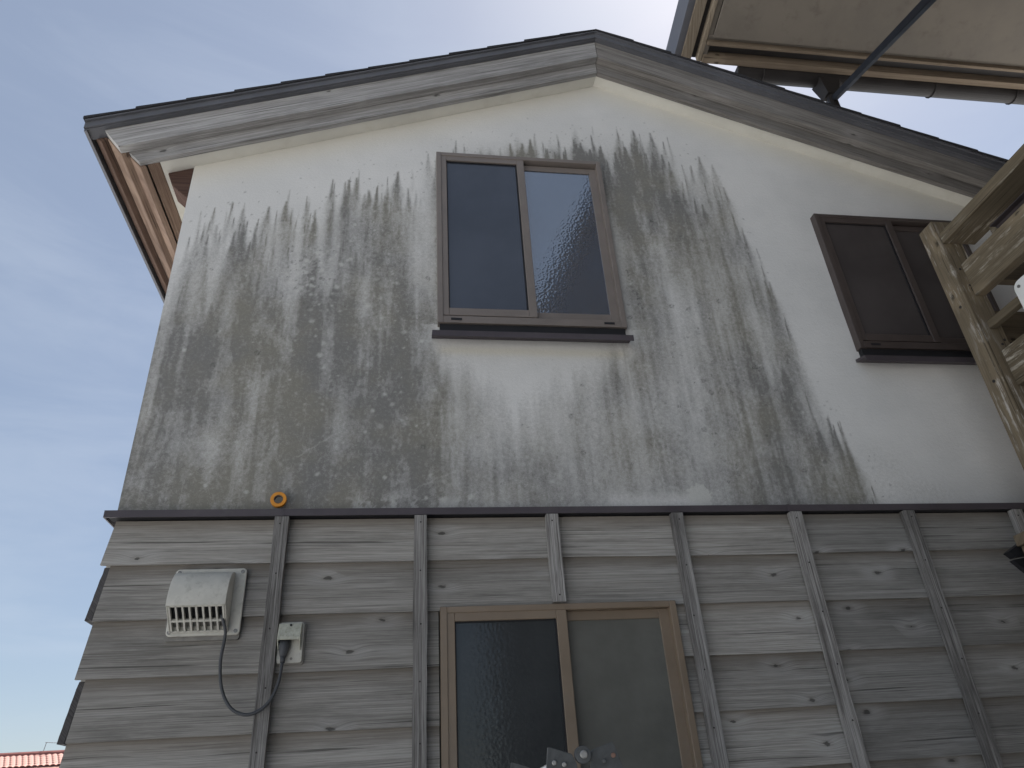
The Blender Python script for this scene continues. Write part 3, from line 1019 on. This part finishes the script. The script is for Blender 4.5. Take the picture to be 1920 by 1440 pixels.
bv.width, bv.segments, bv.limit_method, bv.angle_limit = 0.009, 3, 'ANGLE', math.radians(50)
for p in sh.data.polygons:
    p.use_smooth = True
# grille: slats on the sloping underside
gy0, gz0, gy1, gz1 = -0.1245, -0.328, -0.050, -0.392
gr = MB()


def gpt(t, off=0.0):
    y, z = gy0 + (gy1 - gy0) * t, gz0 + (gz1 - gz0) * t
    L_ = math.hypot(gy1 - gy0, gz1 - gz0)
    ny, nz = (gz1 - gz0) / L_, -(gy1 - gy0) / L_
    return y + ny * off, z + nz * off


def gbar(x0, x1, t0, t1, h0=-0.004, h1=0.0015):
    a = [gpt(t0, h0), gpt(t1, h0), gpt(t1, h1), gpt(t0, h1)]
    gr.prism(a, x0, x1, 'yz')


NS = 8
pitch_ = (HX1 - HX0 - 0.016) / NS
for q in range(NS + 1):
    xx = HX0 + 0.008 + q * pitch_
    gbar(xx - 0.0026, xx + 0.0026, 0.0, 1.0, -0.010, 0.0015)
gbar(HX0 + 0.005, HX1 - 0.005, 0.0, 0.07)
gbar(HX0 + 0.005, HX1 - 0.005, 0.55, 0.62, -0.006, 0.0012)
gbar(HX0 + 0.005, HX1 - 0.005, 0.95, 1.02)
obj("grille", gr, M['beige'], vh)
b = MB()
b.prism([gpt(0.03, -0.018), gpt(0.60, -0.018), gpt(0.60, -0.020), gpt(0.03, -0.020)], HX0 + 0.006, HX1 - 0.006, 'yz')
obj("inner_shade", b, M['gap'], vh)  # dark plate stands for the unlit depth behind the upper slots
b = MB()
b.prism([gpt(0.60, -0.016), gpt(1.0, -0.016), gpt(1.0, -0.018), gpt(0.60, -0.018)], HX0 + 0.006, HX1 - 0.006, 'yz')
obj("inner_dim_back", b, M['beige_dark'], vh)  # grey plate stands for the dim hood back behind the lower slots

# ------------------------------------------------------------------ outdoor outlet
oc = thing("power_outlet", "small mould spotted outdoor power outlet with hooded cover beside the second batten", "power outlet", (0.06, -0.03, -0.43))
tag(oc, "small mould spotted outdoor power outlet with hooded cover right of the leftmost batten", "power outlet")
obj("gasket", MB().prism(rrect(0.021, 0.103, -0.494, -0.368, 0.009), -0.034, -0.020), M['beige_dark'], oc)
bp = obj("backplate", MB().prism(rrect(0.024, 0.099, -0.490, -0.370, 0.009), -0.044, -0.0342), M['beige'], oc, bevel=0.0015)
obj("screw", MB().disc((0.087, -0.476), 0.0075, -0.0465, -0.0442, 14), M['beige'], bp)
obj("screw", MB().disc((0.068, -0.478), 0.0042, -0.0455, -0.0442, 10), M['beige_dark'], bp)
b = MB()
b.prism([(-0.0445, -0.374), (-0.060, -0.377), (-0.078, -0.419), (-0.078, -0.428), (-0.074, -0.428), (-0.073, -0.421), (-0.058, -0.381), (-0.0445, -0.379)], 0.026, 0.094, 'yz')
for xx in (0.026, 0.0905):
    b.prism([(-0.0445, -0.376), (-0.059, -0.379), (-0.076, -0.421), (-0.076, -0.428), (-0.0445, -0.455)], xx, xx + 0.0035, 'yz')
cv = obj("cover", b, M['lichen'], oc, bevel=0.001)
obj("keyhole", MB().disc((0.062, -0.383), 0.0035, -0.0672, -0.060, 10), M['black'], cv)
b = MB()
b.tube([(0.047, -0.052, -0.425), (0.046, -0.056, -0.445), (0.046, -0.060, -0.470), (0.046, -0.061, -0.476)], [0.017, 0.017, 0.011, 0.009], 14)
b.tube([(0.046, -0.061, -0.474), (0.046, -0.062, -0.492)], [0.0085, 0.007], 12)
tag(obj("power_plug", b, M['cable'], None, smooth=True), "dark grey plug pushed up under the outlet cover", "plug")


def spline(pts, n=8):
    P = [Vector(p) for p in pts]
    P = [2 * P[0] - P[1]] + P + [2 * P[-1] - P[-2]]
    out = []
    for i in range(1, len(P) - 2):
        for q in range(n):
            t = q / n
            a, b_, c, d = P[i - 1], P[i], P[i + 1], P[i + 2]
            out.append(0.5 * ((2 * b_) + (c - a) * t + (2 * a - 5 * b_ + 4 * c - d) * t * t + (3 * b_ - a - 3 * c + d) * t ** 3))
    out.append(P[-2])
    return out


cb = MB().tube(spline([(-0.143, -0.085, -0.350), (-0.132, -0.082, -0.378), (-0.126, -0.074, -0.410), (-0.131, -0.068, -0.483), (-0.118, -0.067, -0.557), (-0.089, -0.068, -0.608), (-0.050, -0.070, -0.630),
                       (-0.013, -0.071, -0.626), (0.021, -0.070, -0.598), (0.041, -0.068, -0.548), (0.046, -0.064, -0.492)]), 0.0048, 12)
tag(obj("power_cable", cb, M['cable'], None, smooth=True), "dark grey cable looping down from the vent hood to the outlet", "cable")

# ------------------------------------------------------------------ roll of tape on the flashing
tp = thing("tape_roll", "small orange roll of tape standing on the dark flashing above the leftmost batten", "tape roll", (-0.021, -0.02, 0.016))
ring_o, ring_i = 0.0265, 0.0150


def ring(r0, r1, y0, y1, c, n=40):
    b = MB()
    rings = []
    for q in range(n + 1):
        t = 2 * math.pi * q / n
        cs_, sn = math.cos(t), math.sin(t)
        rings.append([(c[0] + r * cs_, y, c[1] + r * sn) for (r, y) in ((r1, y0), (r1, y1), (r0, y1), (r0, y0))])
    b.loft(rings, cap=False)
    return b


tc_ = (-0.021, 0.0385)
obj("tape", ring(ring_i, ring_o, -0.037, -0.022, tc_), M['tape'], tp, bevel=0.001)
obj("core", ring(ring_i - 0.0014, ring_i - 0.0001, -0.0375, -0.0215, tc_), M['card'], tp)

# ------------------------------------------------------------------ stepladder top, just in frame
ld = thing("stepladder", "grey metal stepladder hinge reaching into the bottom edge before the lower window", "ladder", (0.68, -1.2, GZ))
YA = -1.20


def lp(cx, cy):
    """ladder drawing units to metres at the ladder's own depth"""
    return (0.6805 + (cx - 1020) * 0.0001270, -0.8395 - (cy - 460) * 0.0001220)


pA = [lp(585, 360), lp(620, 362), lp(880, 450), lp(930, 560), lp(950, 900), lp(545, 900), lp(556, 560)]
pB = [lp(1120, 440), lp(1160, 410), lp(1410, 335), lp(1440, 380), lp(1590, 900), lp(1090, 900)]
obj("hinge_plate", MB().prism(pA, YA, YA + 0.004), M['galv'], ld, bevel=0.0008)
obj("hinge_plate", MB().prism(pB, YA + 0.006, YA + 0.010), M['galv'], ld, bevel=0.0008)
c0 = lp(1020, 465)
obj("hinge_disc", MB().disc(c0, 0.0125, YA - 0.001, YA + 0.012, 28), M['galv'], ld, bevel=0.0008)
obj("pivot", MB().disc(c0, 0.0058, YA - 0.006, YA - 0.001, 20), M['bolt'], ld, bevel=0.0012)
for (cx, cy, r, mt) in ((650, 540, 0.0035, 'bolt'), (770, 565, 0.0034, 'bolt')):
    obj("bolt", MB().disc(lp(cx, cy), r, YA - 0.004, YA, 14), M[mt], ld, bevel=0.001)
for (cx, cy, r, mt) in ((1400, 490, 0.0036, 'rust'), (1280, 550, 0.0030, 'galv')):
    obj("bolt", MB().disc(lp(cx, cy), r, YA + 0.001, YA + 0.006, 14), M[mt], ld, bevel=0.001)


def leg(x0, x1, y0, mat='alu'):
    b = MB()
    zt = -0.875
    a = [(x0 - 0.022, y0, zt), (x0 + 0.022, y0, zt), (x0 + 0.022, y0 + 0.03, zt), (x0 - 0.022, y0 + 0.03, zt)]
    c = [(x1 - 0.022, y0, GZ), (x1 + 0.022, y0, GZ), (x1 + 0.022, y0 + 0.03, GZ), (x1 - 0.022, y0 + 0.03, GZ)]
    return obj("leg", b.hull8(a, c), M[mat], ld)


leg(0.635, 0.23, YA + 0.012)
leg(0.735, 1.15, YA + 0.012)
leg(0.635, 0.23, YA + 0.36)
leg(0.735, 1.15, YA + 0.36)
for q in range(1, 6):
    t = q / 6
    z = -0.875 + (GZ + 0.875) * t
    for sx in (0.635 + (0.23 - 0.635) * t, 0.735 + (1.15 - 0.735) * t):
        obj("tread", MB().box(sx - 0.02, sx + 0.02, YA + 0.043, YA + 0.359, z - 0.02, z + 0.005), M['alu'], ld)
# top tread rail slanting back to the left, with its sticker
a = [Vector((0.636, YA + 0.006, -0.8455)), Vector((0.636, YA + 0.006, -0.872)), Vector((0.636, YA + 0.03, -0.872)), Vector((0.636, YA + 0.03, -0.8455))]
dv = Vector((-0.062, 0.03, -0.027))
obj("top_rail", MB().hull8([p + dv for p in a], a), M['alu'], ld)
sa = [Vector((0.630, YA + 0.0100, -0.8505)), Vector((0.630, YA + 0.0100, -0.8575))]
b = MB()
off = Vector((-0.004, -0.006, 0))
d2 = Vector((-0.024, 0.0116, -0.0105))
b.quad(sa[0] + off, sa[0] + off + d2, sa[1] + off + d2, sa[1] + off)
b.quad(sa[0] + off * 0.8, sa[1] + off * 0.8, sa[1] + off * 0.8 + d2, sa[0] + off * 0.8 + d2)
obj("sticker", b, M['label'], ld)
# opposite hinge, further from the viewer
obj("hinge_plate", MB().prism([(x - 0.005, z) for x, z in pA], YA + 0.395, YA + 0.399), M['galv'], ld)
obj("hinge_plate", MB().prism([(x - 0.005, z) for x, z in pB], YA + 0.401, YA + 0.405), M['galv'], ld)

# ------------------------------------------------------------------ timber balcony frame at the right
bal = thing("balcony_frame", "brown stained timber balcony frame with worn post and rails at the right", "balcony", (2.62, -0.36, GZ))


def timber(name, x0, x1, y0, y1, z0, z1, mat, bev=0.003):
    return obj(name, MB().box(x0, x1, y0, y1, z0, z1), M[mat], bal, bevel=bev, seg=2)


timber("post", 2.567, 2.667, -0.400, -0.318, GZ, 1.115, 'deck_z')
timber("post", 2.672, 2.752, -0.316, -0.236, GZ, 1.060, 'deck_z')
YN = -2.3
timber("handrail", 2.575, 2.722, YN, -0.401, 0.993, 1.042, 'deck_y')
timber("rail", 2.612, 2.656, YN, -0.4015, 0.727, 0.884, 'deck_y')
timber("rail", 2.606, 2.634, YN, -0.4015, 0.569, 0.602, 'deck_y', 0.002)
timber("rail", 2.612, 2.656, YN, -0.4015, 0.318, 0.470, 'deck_y')
timber("rail", 2.612, 2.656, YN, -0.4015, -0.10, 0.05, 'deck_y')
timber("cross_rail", 2.753, 4.2, -0.300, -0.262, 0.90, 1.005, 'deck_x')
timber("cross_rail", 2.753, 4.2, -0.300, -0.262, 0.585, 0.735, 'deck_x')
timber("cross_rail", 2.753, 4.2, -0.300, -0.262, 0.33, 0.46, 'deck_x')
timber("cross_rail", 2.753, 4.2, -0.300, -0.262, -0.10, 0.05, 'deck_x')
timber("upper_rail", 2.640, 2.675, YN, -0.56, 0.905, 0.940, 'deck_y', 0.002)
for z in (0.70, 0.36):
    obj("bolt", MB().prism([(-0.36 + 0.006 * math.cos(t), z + 0.006 * math.sin(t)) for t in [q * math.pi / 4 for q in range(8)]], 2.5645, 2.568, 'yz'), M['nail'], bal)
for (x, z) in ((2.60, 0.86), (2.612, 0.78), (2.632, 0.50), (2.650, 0.52), (2.62, 0.36), (2.640, 0.28)):
    obj("nail", MB().disc((x, z), 0.005, -0.4025, -0.399, 10), M['nail'], bal)
timber("deck_floor", 2.40, 4.2, YN, -0.335, -0.262, -0.225, 'deck_x')
timber("deck_joist", 2.41, 2.45, YN, -0.34, -0.40, -0.263, 'deck_y')
# corrugated sheet lying under the upper rail
b = MB()
rings = []
for yy in (-0.60, -1.4, YN):
    topl, botl = [], []
    for q in range(41):
        x = 2.598 + q * 0.025
        z = 0.893 + (0.012 if (q // 1) % 4 in (0, 1) else -0.012)
        topl.append((x, yy, z + 0.003))
        botl.append((x, yy, z))
    rings.append(topl + botl[::-1])
b.loft(rings)
tag(obj("corrugated_sheet", b, M['sheet']), "dark corrugated roofing sheet lying on the timber rails at the right edge", "roofing sheet")
# white panel hung outside the rails
b = MB()
b.prism([(p[0], p[1]) for p in rrect(-1.25, -0.582, 0.02, 0.638, 0.03)], 2.586, 2.605, 'yz')
wp = thing("white_panel", "white round cornered panel screwed to the timber frame at the right edge", "panel", (2.594, -0.9, 0.02))
obj("panel", b, M['white'], wp, bevel=0.002)
for (yy, zz) in ((-0.607, 0.613), (-0.607, 0.045)):
    obj("screw", MB().prism([(yy + 0.006 * math.cos(t), zz + 0.006 * math.sin(t)) for t in [q * math.pi / 6 for q in range(12)]], 2.583, 2.586, 'yz'), M['screw'], wp)
# dark folded metal corner low at the right edge
b = MB()
b.prism([(2.380, -0.272), (2.398, -0.290), (2.60, -0.262), (2.60, -0.215), (2.45, -0.235)], -0.32, -0.29)
b.prism([(2.396, -0.296), (2.60, -0.268), (2.60, -0.40), (2.44, -0.345)], -0.305, -0.285)
b.box(2.50, 2.567, -0.36, -0.2855, -0.42, -0.25)
tag(obj("metal_bracket", b, M['black']), "small black folded bracket on the balcony frame in front of the boards", "bracket")

# ------------------------------------------------------------------ main house, upper right: eave seen from below
mh = thing("house", "neighbouring house roof corner with brown soffit and dark gutter at the upper right", "house", (5.0, -5.0, GZ))
MS = 0.26


def mz(y, z0=3.104):
    return z0 - MS * y


RY = -7.0          # ridge
MX0, MX1 = 2.219, 9.0
b = MB()
b.prism([(0.13, mz(0.13)), (RY, mz(RY)), (RY, mz(RY) + 0.015), (0.13, mz(0.13) + 0.015)], MX0, MX1, 'yz')
obj("soffit", b, M['main_soffit'], mh)
b = MB()
b.prism([(0.30, mz(0.30) + 0.16), (RY, mz(RY) + 0.16), (RY, mz(RY) + 0.22), (0.30, mz(0.30) + 0.22)], 2.03, MX1, 'yz')
b.prism([(RY, mz(RY) + 0.16), (-14.3, mz(0.3) + 0.16), (-14.3, mz(0.3) + 0.22), (RY, mz(RY) + 0.22)], 2.03, MX1, 'yz')
obj("roof", b, M['shingle'], mh)
# stepped fascia boards along the eave
for (ya, yb, za, zb2, mt) in ((0.130, 0.156, 0.022, 0.10, 'main_soffit'), (0.1562, 0.176, -0.006, 0.10, 'main_eave_x'), (0.242, 0.285, 0.004, 0.12, 'main_eave_x')):
    b = MB()
    b.box(2.19, MX1, ya, yb, mz(yb) + za, mz(yb) + zb2)
    obj("fascia_board", b, M[mt], mh, bevel=0.002)
obj("fascia_board", MB().box(2.19, MX1, 0.1765, 0.2345, mz(0.2) + 0.035, mz(0.2) + 0.06), M['gutter'], mh)  # dark strip stands for the shaded gap between the fascia boards
# stepped boards up the rake
for (xa, xb, za, zb2, mt) in ((2.060, 2.126, 0.03, 0.20, 'main_eave_y'), (2.1262, 2.160, 0.055, 0.15, 'gutter'), (2.1602, 2.186, 0.012, 0.12, 'main_eave_y'), (2.1862, 2.2185, 0.022, 0.10, 'main_soffit')):
    b = MB()
    b.prism([(0.285, mz(0.285) + za), (RY, mz(RY) + za), (RY, mz(RY) + zb2), (0.285, mz(0.285) + zb2)], xa, xb, 'yz')
    obj("rake_board", b, M[mt], mh, bevel=0.002)
b = MB()
b.prism([(0.42, mz(0.42) + 0.04), (RY, mz(RY) + 0.04), (RY, mz(RY) + 0.23), (0.42, mz(0.42) + 0.23)], 2.018, 2.0595, 'yz')
obj("verge_trim", b, M['trim'], mh)
# gutter: open half round with beaded rim, hooks and outlet box
b = MB()
ring_pts = []
R0, yc, zc = 0.055, 0.342, 3.050
for xx in (2.44, MX1):
    r_ = [(xx, yc + R0 * math.cos(t), zc + R0 * math.sin(t)) for t in [math.pi + math.pi * q / 12 for q in range(13)]]
    r_ += [(xx, yc + (R0 - 0.003) * math.cos(t), zc + (R0 - 0.003) * math.sin(t)) for t in [2 * math.pi - math.pi * q / 12 for q in range(13)]]
    ring_pts.append(r_)
b.loft(ring_pts)
b.disc((0, 0), 0.001, 0, 0.001)
b.v = b.v[:-32]
b.f = [f for f in b.f if max(f) < len(b.v)]
gu = obj("gutter", b, M['gutter'], mh)
cap_ = MB().prism([(yc + R0 * math.cos(t), zc + R0 * math.sin(t)) for t in [math.pi + math.pi * q / 12 for q in range(13)]], 2.436, 2.4395, 'yz')
obj("end_cap", cap_, M['gutter'], gu)
obj("rim", MB().tube([(2.44, yc + R0, zc), (MX1, yc + R0, zc)], 0.007, 8), M['gutter'], gu)
for q in range(9):
    xx = 2.61 + 0.60 * q
    pts = [(xx, 0.286, zc + 0.03)] + [(xx, yc + (R0 + 0.004) * math.cos(t), zc + (R0 + 0.004) * math.sin(t)) for t in [math.pi + math.pi * s / 8 for s in range(9)]] + [(xx, yc + R0 + 0.012, zc + 0.014)]
    obj("hook", MB().tube(pts, 0.004, 6), M['gutter'], gu)
b = MB()
a = [(2.98, yc - 0.05, zc - 0.04), (3.12, yc - 0.05, zc - 0.04), (3.12, yc + 0.05, zc - 0.04), (2.98, yc + 0.05, zc - 0.04)]
c = [(3.01, yc - 0.035, zc - 0.17), (3.09, yc - 0.035, zc - 0.17), (3.09, yc + 0.035, zc - 0.17), (3.01, yc + 0.035, zc - 0.17)]
b.hull8(c, a)
obj("outlet_box", b, M['gutter'], gu)
obj("downpipe", MB().tube([(3.05, yc, zc - 0.171), (3.05, yc, zc - 0.75)], 0.03, 12), M['gutter'], gu)
# walls out of the frame: they shade the right side and show in the window reflections
b = MB()
MWX, MWY = 2.12, -1.47
b.prism([(MWY, GZ), (MWY, mz(MWY) - 0.002), (RY, mz(RY) - 0.002), (-12.5, mz(MWY) - 0.002), (-12.5, GZ)], MWX, MWX + 0.15, 'yz')
obj("wall", b, M['main_wall'], mh)
obj("wall", MB().box(MWX + 0.151, MX1 - 0.1, MWY - 0.15, MWY, GZ, mz(MWY) - 0.003), M['main_wall'], mh)

# slanting pole under that eave
p0, p1 = Vector((3.138 + 0.06, 0.50 + 0.13, 2.995 + 0.11)), Vector((2.285, -1.32, 1.49))
dirv = (p1 - p0).normalized()
sx = dirv.cross(Vector((0, 0, 1))).normalized()
sz = sx.cross(dirv).normalized()
b = MB()
hw = 0.018
sect = lambda p: [p + sx * hw + sz * hw, p - sx * hw + sz * hw, p - sx * hw - sz * hw, p + sx * hw - sz * hw]
b.hull8(sect(p0), sect(p1))
po = obj("slanting_pole", b, M['pole'], bevel=0.004)
tag(po, "dark square pole slanting under the brown soffit down to the old house's roof edge", "pole")

# ------------------------------------------------------------------ far house with red tiles, and its aerial
fh = thing("house", "distant house with pink red tiled roof low at the left edge", "house", (-18.5, 40.0, GZ))
RZ = 2.58
fx0, fx1, fy = -30.0, -11.0, 40.0
obj("wall", MB().box(fx0 + 0.6, fx1 - 0.6, fy - 3.4, fy + 3.4, GZ, RZ - 1.75), M['render'], fh)
b = MB()
b.prism([(fy - 4.0, RZ - 1.80), (fy, RZ - 0.12), (fy + 4.0, RZ - 1.80), (fy + 4.0, RZ - 1.70), (fy, RZ - 0.02), (fy - 4.0, RZ - 1.70)], fx0, fx1, 'yz')
rf = obj("roof", b, M['tile'], fh)
rd = MB()
rd.prism([(fy - 0.17, RZ - 0.02), (fy - 0.14, RZ + 0.10), (fy - 0.07, RZ + 0.17), (fy + 0.07, RZ + 0.17), (fy + 0.14, RZ + 0.10), (fy + 0.17, RZ - 0.02)], fx0, fx1, 'yz')
obj("ridge_cap", rd, M['ridge'], rf)
tl = MB()
secs = []
for (yy, zz) in ((-0.15, 0.0), (0.15, 0.126)):
    rr = [(-0.13 + 0.26 * q / 6, yy, zz + 0.05 * math.sin(math.pi * q / 6) + 0.02) for q in range(7)]
    secs.append(rr + [(x, y, z - 0.02) for x, y, z in rr[::-1]])
tl.loft(secs)
t0 = None
for row in range(5):
    for col in range(28):
        x = -19.4 + col * 0.265 - (0.13 if row % 2 else 0)
        y = fy - 0.27 - row * 0.262
        z = RZ - 0.02 - (fy - y) * 0.42 - 0.02
        if t0 is None:
            t0 = obj("tile", tl, M['tile'], rf, origin=(0, 0, 0))
            o = t0
        else:
            o = t0.copy()
            COL.objects.link(o)
        o.parent = rf
        o.location = Vector((x, y, z)) - WLOC[rf]
an = thing("tv_aerial", "thin tv aerial standing on the ridge of the distant red roof", "aerial", (-16.85, 40.0, RZ + 0.17))
obj("mast", MB().tube([(-16.85, 40, RZ + 0.16), (-16.80, 40, RZ + 0.55)], 0.014, 6), M['galv'], an)
obj("boom", MB().tube([(-16.84, 40, RZ + 0.55), (-16.30, 40, RZ + 0.50)], 0.010, 6), M['galv'], an)
for q in range(5):
    x = -16.80 + q * 0.11
    obj("rod", MB().tube([(x, 39.85, RZ + 0.545 - q * 0.010), (x, 40.15, RZ + 0.545 - q * 0.010)], 0.008, 6), M['galv'], an)
